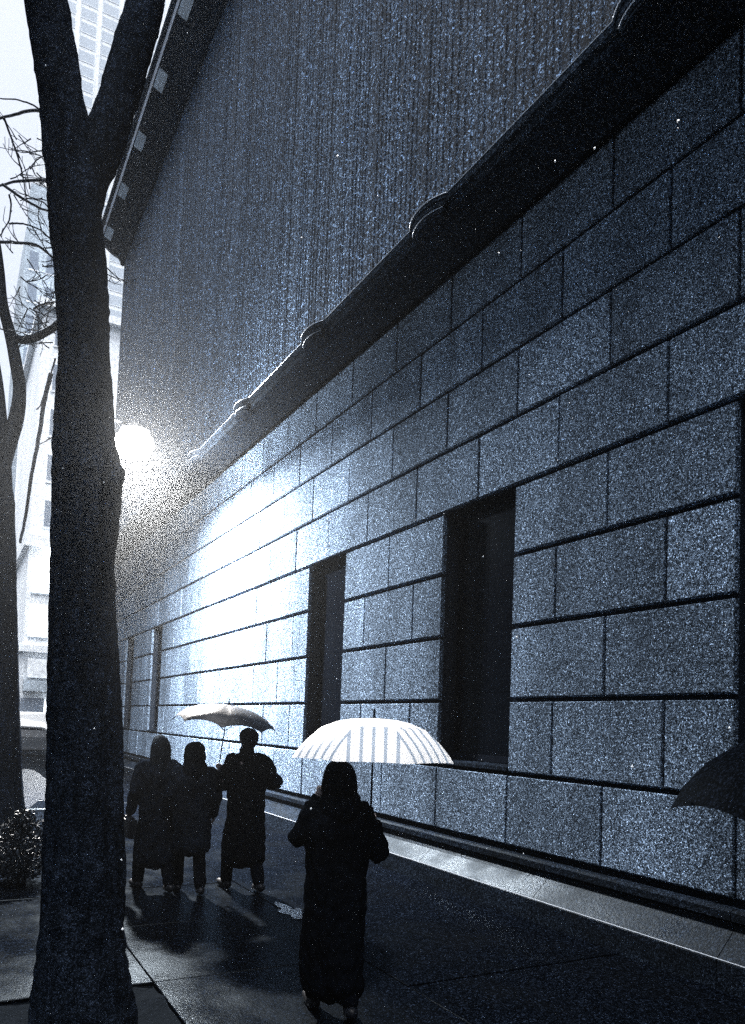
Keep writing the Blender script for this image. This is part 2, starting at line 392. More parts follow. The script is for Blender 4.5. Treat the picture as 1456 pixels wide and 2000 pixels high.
# string cornice
XC = 4.80
cprof = [(XW+.1, 8.105), (XW-.10, 8.105), (XW-.12, 8.02), (XW-.30, 8.04), (XC+.06, 8.07), (XC+.05, 8.15), (XC, 8.17), (XC, 8.262), (XW+.1, 8.60)]
yy = BLD_Y0; cor = None
while yy < BLD_Y1-.1:
    y1 = min(yy+2.17, BLD_Y1+.2); child(MB().prism_y(cprof, yy+.003, y1-.003).obj('cornice_stone', M['cornice'])); yy = y1
child(MB().tube([(XC-.002, BLD_Y0, 8.264), (XC-.002, 9.0, 8.264), (XC-.002, BLD_Y1+.2, 8.264)], .006, 6).obj('cornice_edge_glint', M['edge_glint']))  # added strip painting the thin light line on the cornice edge
# curved scrolls standing out from the cornice edge
def scroll_mesh():
    """rounded projection of two steps, curved in plan"""
    b = MB()
    for hw, pr, z0, z1 in ((.38, .11, -.09, .025), (.31, .08, -.19, -.105)):
        n = 14; pts = [(.12, hw)]
        for k in range(n+1):
            f = -1+2*k/n; pts.append((-pr*(1-abs(f)**2.3), -hw*f))
        pts.append((.12, -hw)); m_ = len(pts)
        for zz0, zz1, gr in ((z0, z1-.05, 1.0), (z1-.048, z1, 1.10)):
            vs = [(x*gr, y*gr, zz0) for x, y in pts]+[(x*gr, y*gr, zz1) for x, y in pts]
            b.add(vs, [(i, (i+1) % m_, m_+(i+1) % m_, m_+i) for i in range(m_)]+[tuple(range(m_))[::-1], tuple(range(m_, 2*m_))])
    return b.mesh('cornice_bay')
sm = scroll_mesh(); BAY0, BAYS = 7.75, 3.42
for k in range(-1, 8):
    yk = BAY0+BAYS*k
    if yk < BLD_Y1-.5:
        o = child(mobj('cornice_bay', sm, M['cornice'], None, (XC, yk, 8.235)))
        for hw, pr_, zt in ((.38*1.10, .11*1.10, .025), (.31*1.10, .08*1.10, -.105)):
            pts = [(-pr_*(1-abs(f)**2.3)-.004, -hw*f, zt+.004) for f in [-1+2*i/18 for i in range(19)]]
            mobj('rim_glint', MB().tube(pts, .008, 6).mesh('rim_glint', smooth=True), M['edge_glint'], o)  # added rims that paint the bright arcs of light on each bay
# upper facade: shallow upright ribs
XU = XW+.10; UZ0, UZ1 = 8.86, 22.6
b = MB().box(XU, XU+.5, BLD_Y0, BLD_Y1, UZ0, UZ1+.6); child(b.obj('upper_wall', M['fluted']))
b = MB(); y = BLD_Y0+.05; rr = random.Random(3)
while y < BLD_Y1-.2:
    wdt = rr.choice((.05, .07, .07, .09, .12)); dp = rr.uniform(.004, .016)
    b.box(XU-dp, XU+.05, y, y+wdt, UZ0+.02, UZ1+.3); y += wdt+rr.uniform(.04, .09)
child(tag(b.obj('facade_ribs', M['fluted']), kind='stuff'))
# top cornice with modillions
XT = 4.72; ZT = 23.0
tp = [(XU+.2, ZT-.75), (XU-.10, ZT-.75), (XU-.16, ZT-.5), (XU-.22, ZT-.45), (XT+.12, ZT-.12), (XT, ZT-.08), (XT, ZT+.28), (XT-.10, ZT+.42), (XT-.10, ZT+.62), (XU+.2, ZT+.85)]
tc = child(MB().prism_y(tp, BLD_Y0, BLD_Y1+.35).obj('roof_cornice', M['cornice']))
mobj('fascia', MB().box(XT-.012, XT+.03, BLD_Y0, BLD_Y1+.34, ZT-.06, ZT+.27).mesh('fascia'), M['skylit_fascia'], tc)  # added strip, pale to paint the sky-lit front of the cornice
mp_ = [(XU+.1, ZT-.80), (XU-.12, ZT-.80), (XU-.20, ZT-.64), (XU-.30, ZT-.46), (XT+.34, ZT-.28), (XT+.16, ZT-.22), (XT+.16, ZT-.09), (XU+.1, ZT-.09)]
mm = MB().prism_y(mp_, 0, 2.15).mesh('modillion', bevel=.02, seg=1)
y = BLD_Y0+.4
while y < BLD_Y1-2.3:
    mobj('modillion', mm, M['cornice'], tc, (0, y, 0))
    mobj('soffit_light_panel', MB().prism_y([(XT+.02, ZT-.10), (XT+.06, ZT-.14), (XT+.30, ZT-.24), (XT+.32, ZT-.16), (XT+.14, ZT-.06)], y+2.2, y+3.05).mesh('soffit_light_panel'), M['soffit_light'], tc); y += 3.08  # added panels, pale to paint the lit gaps of soffit between modillions
MBp = MB().box(XU+.3, XU+8, BLD_Y0, BLD_Y1-.1, ZT+.8, ZT+2.0); child(MBp.obj('parapet', M['cornice']))

# ------------------------------------------------------------------ street lamp
LP = at(263, 866, 16.6)
lt = thing('street_lamp', 'glaring lit street lamp on a slim post behind the big tree', 'street lamp', (1.98, 16.62, 0))
def ch(o, t): o.parent = t; o.matrix_parent_inverse = t.matrix_world.inverted() if False else Matrix.Translation(-Vector(t.location)); return o
b = MB().lathe([(.16, 0), (.16, .06), (.13, .10), (.12, .7), (.10, .78), (.075, .85), (.06, 4), (.05, 7.35), (.0505, 7.4)], 14, (1.98, 16.62, 0)); ch(b.obj('post', M['pole'], smooth=True), lt)
b = MB().tube([(1.98, 16.62, 7.2), (2.04, 16.62, 7.82), (2.22, 16.61, 8.12), (LP.x-.42, 16.6, LP.z+.42), (LP.x-.1, 16.6, LP.z+.41)], .032, 10); ch(b.obj('arm', M['pole'], smooth=True), lt)
n = 20; b = MB()
b.lathe([(.03, .44), (.10, .43), (.20, .39), (.29, .30), (.30, .27), (.28, .27), (.15, .35), (.02, .36)], 24, tuple(LP)); ch(b.obj('lamp_cap', M['pole'], smooth=True), lt)
b = MB().lathe([(.02, .34), (.18, .31), (.30, .23), (.38, .10), (.40, 0), (.38, -.11), (.30, -.22), (.18, -.29), (.02, -.32)], 24, tuple(LP)); ch(b.obj('lamp_globe', M['lens'], smooth=True), lt)
ld = bpy.data.lights.new('lamp_light', 'AREA'); ld.shape = 'DISK'; ld.size = .5; ld.spread = R(172); ld.energy = 5200; ld.color = (1, .955, .905)
lo = bpy.data.objects.new('lamp_light', ld); link(lo); lo.location = LP+Vector((0, 0, -.36)); lo.rotation_euler = (0, 0, 0); ch(lo, lt)

# ------------------------------------------------------------------ trees
def bark_tube(pts, rads, n=28, step=.07, seed=0, rough=.06, burls=()):
    """a limb with knobbly bark; burls = (height, amount, spread)"""
    P = [Vector(p) for p in pts]; D = [0]
    for a, c in zip(P, P[1:]): D.append(D[-1]+(c-a).length)
    tot = D[-1]; k = max(4, int(tot/step)); b = MB(); rings = []
    def samp(t):
        i = max(0, min(len(P)-2, next((q for q in range(len(D)-1) if D[q+1] >= t), len(D)-2)))
        f = (t-D[i])/max(1e-6, D[i+1]-D[i])
        p0 = P[max(i-1, 0)]; p1 = P[i]; p2 = P[i+1]; p3 = P[min(i+2, len(P)-1)]
        c = .5*((2*p1)+(p2-p0)*f+(2*p0-5*p1+4*p2-p3)*f*f+(-p0+3*p1-3*p2+p3)*f**3)
        return c, rads[i]*(1-f)+rads[i+1]*f
    prev = None; cs = [samp(tot*i/k) for i in range(k+1)]
    for i, (c, r) in enumerate(cs):
        t = (cs[min(i+1, k)][0]-cs[max(i-1, 0)][0]).normalized()
        a = prev if prev is not None else Vector((1, 0, 0)); a = (a-t*a.dot(t)).normalized(); bb = t.cross(a); prev = a
        for bz, am, sp in burls: r *= 1+am*math.exp(-((c.z-bz)/sp)**2)
        for q in range(n):
            an = 2*math.pi*q/n; d = a*math.cos(an)+bb*math.sin(an); p = c+d*r
            s = 1+rough*(mnoise.noise(Vector((p.x*7, p.y*7, p.z*1.6+seed)))*1.1+(.35-abs(mnoise.noise(Vector((p.x*22, p.y*22, p.z*3.2+seed)))))*1.5+mnoise.noise(Vector((p.x*45, p.y*45, p.z*16+seed)))*.4)
            b.v.append(tuple(c+d*r*s))
    for i in range(k):
        for q in range(n): b.f.append((i*n+q, i*n+(q+1) % n, (i+1)*n+(q+1) % n, (i+1)*n+q))
    b.f.append(tuple(range(n))[::-1]); b.f.append(tuple(k*n+q for q in range(n)))
    return b
def twig_tree(b, p, d, length, r, depth, rnd, droop=.0):
    n = 6; pts = [p.copy()]; rr = [r]; dd = d.normalized()
    for i in range(n):
        dd = (dd+Vector((rnd.uniform(-.2, .2), rnd.uniform(-.2, .2), rnd.uniform(-.15, .2)-droop))).normalized()
        pts.append(pts[-1]+dd*length/n); rr.append(max(.004, r*(1-.75*(i+1)/n)))
    b.tube(pts, rr, 5)
    if depth:
        for k in range(rnd.randint(3, 5)):
            i = rnd.randint(1, n); sd = (dd+Vector((rnd.uniform(-1, 1), rnd.uniform(-1, 1), rnd.uniform(-.5, .9)))).normalized()
            twig_tree(b, pts[i], sd, length*rnd.uniform(.4, .7), max(.005, rr[i]*.7), depth-1, rnd, droop)
# big near tree
T1 = thing('street_tree', 'big dark tree trunk in the foreground forking high up into two stems', 'tree', (.86, 5.19, 0))
tp1 = [(.86, 5.19, -.12), (.855, 5.19, .05), (.83, 5.19, .5), (.79, 5.19, 1.6), (.745, 5.19, 2.3), (.703, 5.19, 2.92), (.70, 5.19, 3.35), (.70, 5.19, 3.52), (.665, 5.19, 3.75), (.636, 5.19, 4.25), (.568, 5.19, 4.9), (.506, 5.19, 5.41), (.457, 5.19, 5.67), (.411, 5.19, 5.9), (.34, 5.19, 6.25), (.26, 5.19, 6.6), (.12, 5.2, 7.4), (-.1, 5.25, 8.6)]
tr1 = [.33, .31, .25, .222, .205, .196, .202, .206, .176, .160, .160, .156, .150, .142, .135, .135, .12, .09]
ch(bark_tube(tp1, tr1, 40, .03, 1, .115).obj('trunk', M['bark'], smooth=True), T1)
st = [(.56, 5.22, 5.05), (.60, 5.23, 5.45), (.70, 5.24, 5.85), (.80, 5.25, 6.3), (.89, 5.26, 6.8), (1.0, 5.3, 7.5), (1.2, 5.4, 8.7)]
ch(bark_tube(st, [.10, .125, .128, .125, .122, .11, .08], 32, .03, 9, .11).obj('stem', M['bark'], smooth=True), T1)
# pruning knob on the shoulder
kb = MB(); n = 14
kb = bark_tube([(.72, 5.14, 3.34), (.80, 5.12, 3.46), (.875, 5.10, 3.56)], [.13, .12, .05], 18, .03, 4, .12); ch(kb.obj('knot', M['bark'], smooth=True), T1)
for (px, py, q) in ((243, 180, 0), (203, 178, 0), (66, 60, 0)): pass
b = MB(); rnd = random.Random(11)
for (a, dv, l) in (((-.1, 5.25, 8.5), (-.3, .3, 1), 2.2), ((-.05, 5.25, 8.3), (-.8, -.3, .8), 2.0), ((1.2, 5.4, 8.6), (.4, .2, 1), 2.2), ((1.15, 5.4, 8.4), (.9, -.4, .6), 2.0), ((.2, 5.2, 7.0), (-.9, .2, .6), 1.4)):
    twig_tree(b, Vector(a), Vector(dv), l, .05, 3, rnd)
ch(tag(b.obj('crown', M['twig']), kind='stuff'), T1)
# second tree in the row
T2Y = 11.0
def nearer(pts):
    k = T2Y/17.2; return [(x*k, T2Y+(y-17.2), EYE+(z-EYE)*k) for x, y, z in pts]
T2 = thing('street_tree', 'tree with crooked limbs behind and left of the big trunk, at the picture edge', 'tree', (.75, T2Y, 0))
ch(bark_tube(nearer([(1.22, 17.2, -1.25), (1.13, 17.2, .4), (1.0, 17.2, 1.8), (.93, 17.2, 2.9), (.80, 17.2, 4.8), (.72, 17.2, 6.0), (.67, 17.2, 6.6), (.60, 17.2, 7.4), (.45, 17.2, 8.6), (.1, 17.2, 10.4), (-.3, 17.3, 12.5)]), [.24, .20, .18, .172, .16, .153, .134, .108, .09, .07, .04], 20, .12, 2, .09).obj('trunk', M['bark'], smooth=True), T2)
ch(bark_tube(nearer([(.62, 17.2, 6.6), (.72, 17.2, 7.3), (.86, 17.2, 7.9), (.90, 17.2, 8.5), (.80, 17.2, 9.1), (.65, 17.2, 9.7), (.48, 17.2, 10.3), (.36, 17.2, 11.2), (.1, 17.2, 12.6)]), [.12, .108, .096, .083, .077, .07, .064, .05, .03], 16, .1, 3, .08).obj('limb', M['bark'], smooth=True), T2)
ch(bark_tube(nearer([(.62, 17.2, 9.78), (.74, 17.2, 9.64), (.95, 17.15, 9.62), (1.2, 17.1, 9.75), (1.5, 17.0, 10.0), (1.8, 16.9, 10.5), (2.0, 16.8, 11.3)]), [.045, .055, .055, .05, .045, .038, .02], 14, .08, 5, .08).obj('limb', M['bark'], smooth=True), T2)
b = MB(); rnd = random.Random(5)
def twig_px(pts, Y, r0, r1=.012):
    P = [at(x, y, Y+rnd.uniform(-.15, .15)) for x, y in pts]
    # smooth
    out = []
    for i in range(len(P)-1):
        for s in range(5):
            f = s/5; p0 = P[max(i-1, 0)]; p3 = P[min(i+2, len(P)-1)]; p1 = P[i]; p2 = P[i+1]
            c = .5*((2*p1)+(p2-p0)*f+(2*p0-5*p1+4*p2-p3)*f*f+(-p0+3*p1-3*p2+p3)*f**3)
            out.append(c+Vector((rnd.uniform(-1, 1), rnd.uniform(-1, 1), rnd.uniform(-1, 1)))*.004)
    out.append(P[-1]); k = len(out)
    b.tube(out, [.66*(r0+(r1-r0)*i/(k-1)) for i in range(k)], 6)
Y2 = 10.6
for pts, r0 in (
    ([(140, 235), (70, 216), (30, 224), (0, 232), (-30, 250)], .035), ([(140, 262), (75, 212), (40, 196), (0, 192)], .02),
    ([(8, 230), (20, 262), (36, 310), (46, 350), (52, 395)], .022), ([(140, 352), (60, 352), (20, 357), (-20, 370)], .034),
    ([(5, 360), (40, 385), (75, 405), (110, 420), (140, 450)], .028), ([(18, 380), (22, 400), (18, 430), (0, 460), (-15, 470)], .018),
    ([(20, 437), (45, 437), (80, 450), (110, 480)], .02), ([(-10, 472), (30, 474), (70, 478), (100, 500), (125, 520)], .032),
    ([(60, 330), (75, 310), (95, 300), (120, 290)], .016), ([(62, 325), (72, 345), (90, 350)], .014), ([(58, 300), (80, 305), (95, 330), (110, 345)], .014),
    ([(110, 440), (90, 400), (60, 388), (40, 392)], .016), ([(110, 470), (85, 455), (75, 420), (82, 395)], .016),
    ([(66, 603), (85, 594), (120, 588)], .025), ([(66, 603), (80, 625), (88, 640), (95, 610), (105, 590)], .018),
    ([(118, 560), (98, 575), (85, 577)], .012), ([(118, 500), (96, 510), (80, 512)], .012),
    ([(100, 730), (88, 780), (75, 860), (62, 930), (50, 1010), (40, 1060)], .045), ([(108, 700), (95, 745), (80, 790), (72, 800)], .018), ([(112, 850), (95, 858), (78, 868)], .016),
    ([(205, 480), (218, 495), (232, 505), (240, 520)], .018), ([(205, 520), (222, 535), (236, 550)], .014)):
    twig_px(pts, Y2, r0, r0*.55)
for k in range(52):
    p = at(rnd.uniform(20, 120), rnd.uniform(250, 700), Y2+rnd.uniform(-.4, .6))
    twig_tree(b, p, Vector((rnd.uniform(-1, 1), rnd.uniform(-.4, .4), rnd.uniform(-.6, .8))), rnd.uniform(.22, .55), .009, 1, rnd)
for k in range(10):
    p = at(rnd.uniform(205, 235), rnd.uniform(400, 560), Y2)
    twig_tree(b, p, Vector((rnd.uniform(-1, 1), rnd.uniform(-.4, .4), rnd.uniform(-.6, .8))), rnd.uniform(.18, .35), .007, 1, rnd)
ch(tag(b.obj('crown', M['twig']), kind='stuff'), T2)

# ------------------------------------------------------------------ people
def capsule_union(caps, voxel=.012, smooth=4, name='body', folds=0, seed=0):
    b = MB()
    for p0, p1, r0, r1 in caps:
        p0, p1 = Vector(p0), Vector(p1); t = (p1-p0)
        if t.length < 1e-4: p1 = p0+Vector((0, 0, 1e-3)); t = p1-p0
        t.normalize(); pts = []; rr = []
        for k in range(5):
            a = math.pi/2*(k/5); pts.append(p0-t*r0*math.cos(a)); rr.append(max(r0*math.sin(a), r0*.04))
        pts += [p0, p1]; rr += [r0, r1]
        for k in range(1, 6):
            a = math.pi/2*(k/5); pts.append(p1+t*r1*math.sin(a)); rr.append(max(r1*math.cos(a), r1*.04))
        b.tube(pts, rr, 14)
    me = b.mesh('tmp'); o = bpy.data.objects.new('tmp', me); COL.objects.link(o)
    mo = o.modifiers.new('r', 'REMESH'); mo.mode = 'VOXEL'; mo.voxel_size = voxel; mo.use_smooth_shade = True
    ms = o.modifiers.new('s', 'SMOOTH'); ms.iterations = smooth; ms.factor = .5
    dg = bpy.context.evaluated_depsgraph_get(); ev = o.evaluated_get(dg)
    out = bpy.data.meshes.new_from_object(ev); out.name = name
    bpy.data.objects.remove(o); bpy.data.meshes.remove(me)
    out.polygons.foreach_set('use_smooth', [True]*len(out.polygons)); out.materials.clear()
    if folds:
        import numpy as np
        nv = len(out.vertices); nn = np.empty(nv*3, dtype=np.float32); out.vertices.foreach_get('normal', nn)
        cc = np.empty(nv*3, dtype=np.float32); out.vertices.foreach_get('co', cc); nn = nn.reshape(-1, 3); cc = cc.reshape(-1, 3)
        for i_ in range(nv):
            p = Vector(cc[i_]); q = mnoise.noise(Vector((p.x*13+seed, p.y*13, p.z*3.2)))+.5*mnoise.noise(Vector((p.x*30, p.y*30+seed, p.z*14)))
            cc[i_] += nn[i_]*(folds*q)
        out.vertices.foreach_set('co', cc.ravel()); out.update()
    return out
def lerp(a, c, f): return tuple(a[i]+(c[i]-a[i])*f for i in range(3))
def hand_caps(wrist, palm_dir, curl_dir, side, grip=True, s=1.0):
    """palm, four bent fingers of unequal length and a thumb from the side of the palm"""
    wv, pd, cd = Vector(wrist), Vector(palm_dir).normalized(), Vector(curl_dir).normalized()
    sd = pd.cross(cd).normalized()*side; cs = []
    k = wv+pd*.085*s
    for q in (-1.5, -.5, .5, 1.5):
        cs.append((wv+sd*q*.012*s, k+sd*q*.019*s, .015*s, .012*s))
    for q, ln in zip((-1.5, -.5, .5, 1.5), (.92, 1.05, 1.0, .8)):
        a = k+sd*q*.020*s
        if grip:
            b1 = a+(pd*.4+cd*.9).normalized()*.036*ln*s; c1 = b1+(cd*.5-pd*.85).normalized()*.028*ln*s; d1 = c1+(-pd*.9-cd*.5).normalized()*.02*ln*s
        else:
            b1 = a+(pd*.95+cd*.3)*.038*ln*s; c1 = b1+(pd*.75+cd*.65)*.027*ln*s; d1 = c1+(pd*.4+cd*.9)*.02*ln*s
        cs += [(a, b1, .0095*s, .009*s), (b1, c1, .009*s, .0085*s), (c1, d1, .0085*s, .0075*s)]
    t0 = wv+pd*.028*s-sd*.026*s; t1 = t0+(pd*.5-sd*.6+cd*.6).normalized()*.042*s; t2 = t1+(pd*.3+cd*.8+sd*.3).normalized()*.032*s
    cs += [(t0, t1, .014*s, .0105*s), (t1, t2, .0105*s, .0085*s)]
    return cs
def person(label, loc, rz, height, coat='long', cmat='coat', lh=None, rh=None, lel=None, rel=None, stride=.22, hair='short', shoe='shoe', bulk=1.0, group='people walking under umbrellas', tilt=0, bag=False):
    """figure facing +y. lh/rh: hand points (None = hanging), lel/rel: elbows; all in figure units for 1.75 m"""
    s = height/1.75
    t = thing('person', label, 'person', loc, rz, group); t.scale = (s, s, s)
    # the skeleton
    hip, chest, neck = (0, 0, .93), (0, .01, 1.33), (0, .015, 1.50)
    hd = Vector((tilt*.05, .035, 1.64))
    shL, shR = (-.185, .0, 1.42), (.185, .0, 1.42)
    footL, footR = (-.10, stride, .075), (.10, -stride, .105)
    knL, knR = (-.10, stride*.75+.04, .49), (.10, -stride*.35+.06, .50)
    lel = lel or (-.275, -.02, 1.14); rel = rel or (.275, -.02, 1.14)
    lgrip = lh is not None; rgrip = rh is not None
    lh = lh or (-.28, .10, .90); rh = rh or (.28, .10, .90)
    c = []
    c += [((-.075, 0, .95), (-.085, .0, 1.33), .105, .115), ((.075, 0, .95), (.085, .0, 1.33), .105, .115), ((0, .0, 1.38), neck, .085, .055), (neck, (hd.x, .02, 1.58), .055, .055)]
    c += [((hd.x, hd.y-.025, 1.665), (hd.x, hd.y+.015, 1.655), .092, .085), ((hd.x, hd.y+.02, 1.62), (hd.x, hd.y+.045, 1.565), .072, .045)]
    c += [((hd.x, hd.y+.095, 1.645), (hd.x, hd.y+.118, 1.612), .012, .017), ((hd.x-.085, hd.y-.01, 1.655), (hd.x-.09, hd.y-.015, 1.615), .017, .012), ((hd.x+.085, hd.y-.01, 1.655), (hd.x+.09, hd.y-.015, 1.615), .017, .012), ((hd.x-.04, hd.y+.08, 1.672), (hd.x+.04, hd.y+.08, 1.672), .014, .014), ((hd.x-.02, hd.y+.096, 1.585), (hd.x+.02, hd.y+.096, 1.585), .010, .010)]
    for S, kn, ft, sx in ((-.09, knL, footL, -1), (.09, knR, footR, 1)):
        c += [((S, 0, .92), kn, .085, .056), (kn, lerp(kn, ft, .35), .055, .056), (lerp(kn, ft, .35), ft, .056, .038), (ft, (ft[0]+sx*.02, ft[1]+.13, max(.035, ft[2]-.05)), .04, .032)]
    for sh, el, ha in ((shL, lel, lh), (shR, rel, rh)):
        c += [((sh[0]*.6, 0, 1.42), sh, .06, .06), (sh, el, .055, .043), (el, ha, .042, .028)]
    for el, ha, gr, sd in ((lel, lh, lgrip, 1), (rel, rh, rgrip, -1)):
        dv = (Vector(ha)-Vector(el)).normalized()
        cd = Vector((0, 1, 0)) if gr else Vector((-sd*-1*.6, .5, 0))
        cd = (cd-dv*cd.dot(dv)).normalized(); c += hand_caps(ha, dv, cd, sd, gr)
    mobj('body', capsule_union(c, .0085, 3, 'body'), M['skin'], t)
    em = MB().lathe([(.001, -.012), (.008, -.009), (.012, 0), (.008, .009), (.001, .012)], 8).mesh('eye', smooth=True)
    for sx in (-1, 1): mobj('eye', em, M['eye'], t, (hd.x+sx*.033, hd.y+.086, 1.650))
    # clothes
    B = bulk; k = []
    if coat == 'puffer':
        for i in range(16):
            z = .26+.0735*i; wv = .12+.03*math.sin((z-.3)*2.6); k += [((-wv*B, 0, z), (wv*B, 0, z), .136, .136)]
        k += [((-.16, 0, 1.40), (.16, 0, 1.40), .115, .115), ((-.05, -.05, 1.50), (.05, -.05, 1.50), .10, .10)]
        hem = .55; ar = .088
    else:
        top = .125*B
        k += [((-.09, 0, 1.30), (-.07, 0, 1.0), .135*B, .125*B), ((.09, 0, 1.30), (.07, 0, 1.0), .135*B, .125*B), ((-.15, 0, 1.40), (.15, 0, 1.40), .098, .098), ((0, .0, 1.44), (0, .01, 1.515), .085, .075)]
        hem = .16 if coat == 'maxi' else .30 if coat == 'long' else .50 if coat == 'parka' else .80
        k += [((-.07, 0, 1.0), (-.08, .07, hem+.08), .125*B, .118*B), ((.07, 0, 1.0), (.08, -.07, hem+.08), .125*B, .118*B), ((0, 0, 1.0), (0, 0, hem+.08), .13*B, .13*B)]
        ar = .072
    for sh, el, ha in ((shL, lel, lh), (shR, rel, rh)):
        k += [(sh, el, ar+.012, ar), (el, lerp(el, ha, .93), ar, ar*.72)]
        if coat == 'puffer':
            for f in (.2, .5, .8): p = lerp(sh, el, f); k.append((p, p, ar+.022, ar+.022))
            for f in (.1, .45, .8): p = lerp(el, ha, f); k.append((p, p, ar+.008, ar+.008))
    mobj('coat', capsule_union(k, .013, 3, 'coat', .030, loc[0]*7), M[cmat], t)
    k = []
    for S, kn, ft in ((-.09, knL, footL), (.09, knR, footR)):
        k += [((S, 0, .92), kn, .10, .078), (kn, lerp(kn, ft, .93), .078, .066)]
    mobj('trousers', capsule_union(k, .013, 2, 'trousers', .014, loc[1]), M['trouser'], t)
    for ft, sx in ((footL, -1), (footR, 1)):
        z = ft[2]; e = (ft[0]+sx*.02, ft[1]+.15, max(.042, z-.055))
        mobj('shoe', capsule_union([((ft[0], ft[1]-.05, z-.03), (ft[0], ft[1]+.02, z-.02), .045, .05), ((ft[0]-.01, ft[1], z-.03), e, .044, .038), ((ft[0]+.014, ft[1], z-.03), (e[0]+.014, e[1]-.02, e[2]), .042, .036)], .010, 2, 'shoe'), M[shoe], t)
    h = []
    hx, hy = hd.x, hd.y
    h += [((hx, hy-.035, 1.685), (hx, hy+.01, 1.695), .100, .092), ((hx, hy-.05, 1.64), (hx, hy-.05, 1.68), .09, .095)]
    if hair == 'long': h += [((hx-.05, hy-.06, 1.66), (hx-.075, hy-.07, 1.43), .07, .06), ((hx+.05, hy-.06, 1.66), (hx+.075, hy-.07, 1.43), .07, .06), ((hx, hy-.075, 1.66), (hx, hy-.09, 1.40), .07, .06)]
    if hair == 'hood': h += [((hx-.015, hy-.04, 1.60), (hx-.01, hy-.03, 1.685), .118, .108), ((hx+.015, hy-.04, 1.60), (hx+.01, hy-.03, 1.685), .118, .108), ((-.07, -.03, 1.49), (.07, -.03, 1.49), .085, .085), ((-.04, -.06, 1.44), (.04, -.06, 1.44), .10, .10)]
    if hair == 'bun': h += [((hx, hy-.06, 1.75), (hx, hy-.06, 1.77), .05, .045)]
    mobj('hood' if hair == 'hood' else 'hair', capsule_union(h, .011, 3, 'hair', .014, loc[1]*3), M['puffer' if hair == 'hood' else 'hair'], t)
    if bag:
        bb = MB().box(-.36, -.26, -.14, .16, .62, .86).mesh('shoulder_bag', bevel=.03)
        mobj('shoulder_bag', bb, M['shoe'], t)
    return t

# ------------------------------------------------------------------ umbrellas
def umbrella(label, top, radius, depth, mat, ribs=8, tilt=(0, 0, 0), shaft=.78, profile=None, group='open umbrellas', sub=10, scallop=.05, rib_mat='chrome', spin=0):
    t = thing('umbrella', label, 'umbrella', top, 0, group); t.rotation_euler = tilt
    prof = profile or [(0, 0), (.12, -.01), (.34, -.09), (.58, -.25), (.80, -.52), (.94, -.80), (1, -1)]
    b = MB(); at_s = []; at_t = []; n = ribs*sub
    nr = len(prof)
    for i, (r, z) in enumerate(prof):
        for q in range(n):
            f = (q % sub)/sub; a = 2*math.pi*q/n+spin; a0 = 2*math.pi*(q//sub)/ribs+spin; a1 = a0+2*math.pi/ribs
            # cloth pulled straight between the ribs
            k = math.cos(math.pi/ribs)/math.cos((f-.5)*2*math.pi/ribs)
            pull = 1-(1-k)*.85
            sc_ = scallop*4*f*(1-f)*r*r
            rr_ = radius*r*pull
            b.v.append((rr_*math.cos(a), rr_*math.sin(a), depth*(z+sc_*.9)))
            at_s.append((f-.5)*r*2*math.tan(math.pi/ribs)); at_t.append(r)
    for i in range(nr-1):
        for q in range(n): b.f.append((i*n+q, i*n+(q+1) % n, (i+1)*n+(q+1) % n, (i+1)*n+q))
    me = bpy.data.meshes.new('canopy'); me.from_pydata(b.v, [], b.f)
    a1 = me.attributes.new('across', 'FLOAT', 'CORNER'); a2 = me.attributes.new('down', 'FLOAT', 'CORNER')
    for p in me.polygons:
        q0 = p.index % n; sec = q0//sub
        for li in p.loop_indices:
            vi = me.loops[li].vertex_index; i = vi//n; q = vi % n
            f = (q-sec*sub)/sub
            if q == 0 and sec == ribs-1 and q0 == n-1: f = 1.0
            r = prof[i][0]
            a1.data[li].value = (f-.5)*r; a2.data[li].value = r
    me.polygons.foreach_set('use_smooth', [True]*len(me.polygons)); me.update()
    mobj('canopy', me, mat, t)
    mobj('shaft', MB().tube([(0, 0, -.005), (0, 0, -shaft)], .007, 10).mesh('shaft', smooth=True), M['iron'], t)
    mobj('ferrule', MB().lathe([(.012, -.01), (.010, .02), (.006, .06), (.003, .07)], 10).mesh('ferrule', smooth=True), M['iron'], t)
    mobj('handle', MB().tube([(0, 0, -shaft+.12), (0, 0, -shaft-.02)], .014, 10).mesh('handle', smooth=True), M['rubber'], t)
    for q in range(ribs):
        a = 2*math.pi*q/ribs+spin
        mobj('rib', MB().tube([(radius*r*math.cos(a)*.995, radius*r*math.sin(a)*.995, depth*z-.006) for r, z in prof[1:]], .0035, 6).mesh('rib'), M[rib_mat], t)
        mobj('stretcher', MB().tube([(radius*.55*math.cos(a), radius*.55*math.sin(a), depth*-.24), (.012*math.cos(a), .012*math.sin(a), -.30)], .003, 5).mesh('stretcher'), M[rib_mat], t)
    return t
# white cloth with five printed stripes on each panel
mu, ntu, bu = mat_base('striped_umbrella_cloth', .5, .3); L = ntu.links.new
aA = N(ntu, 'ShaderNodeAttribute', attribute_name='across'); aD = N(ntu, 'ShaderNodeAttribute', attribute_name='down')
m1 = N(ntu, 'ShaderNodeMath', operation='MULTIPLY'); m1.inputs[1].default_value = 5.6; L(aA.outputs['Fac'], m1.inputs[0])
m1b = N(ntu, 'ShaderNodeMath', operation='ADD'); m1b.inputs[1].default_value = .5; L(m1.outputs[0], m1b.inputs[0])
m2 = N(ntu, 'ShaderNodeMath', operation='FRACT'); L(m1b.outputs[0], m2.inputs[0])
m3 = N(ntu, 'ShaderNodeMath', operation='SUBTRACT'); m3.inputs[1].default_value = .5; L(m2.outputs[0], m3.inputs[0])
m4 = N(ntu, 'ShaderNodeMath', operation='ABSOLUTE'); L(m3.outputs[0], m4.inputs[0])
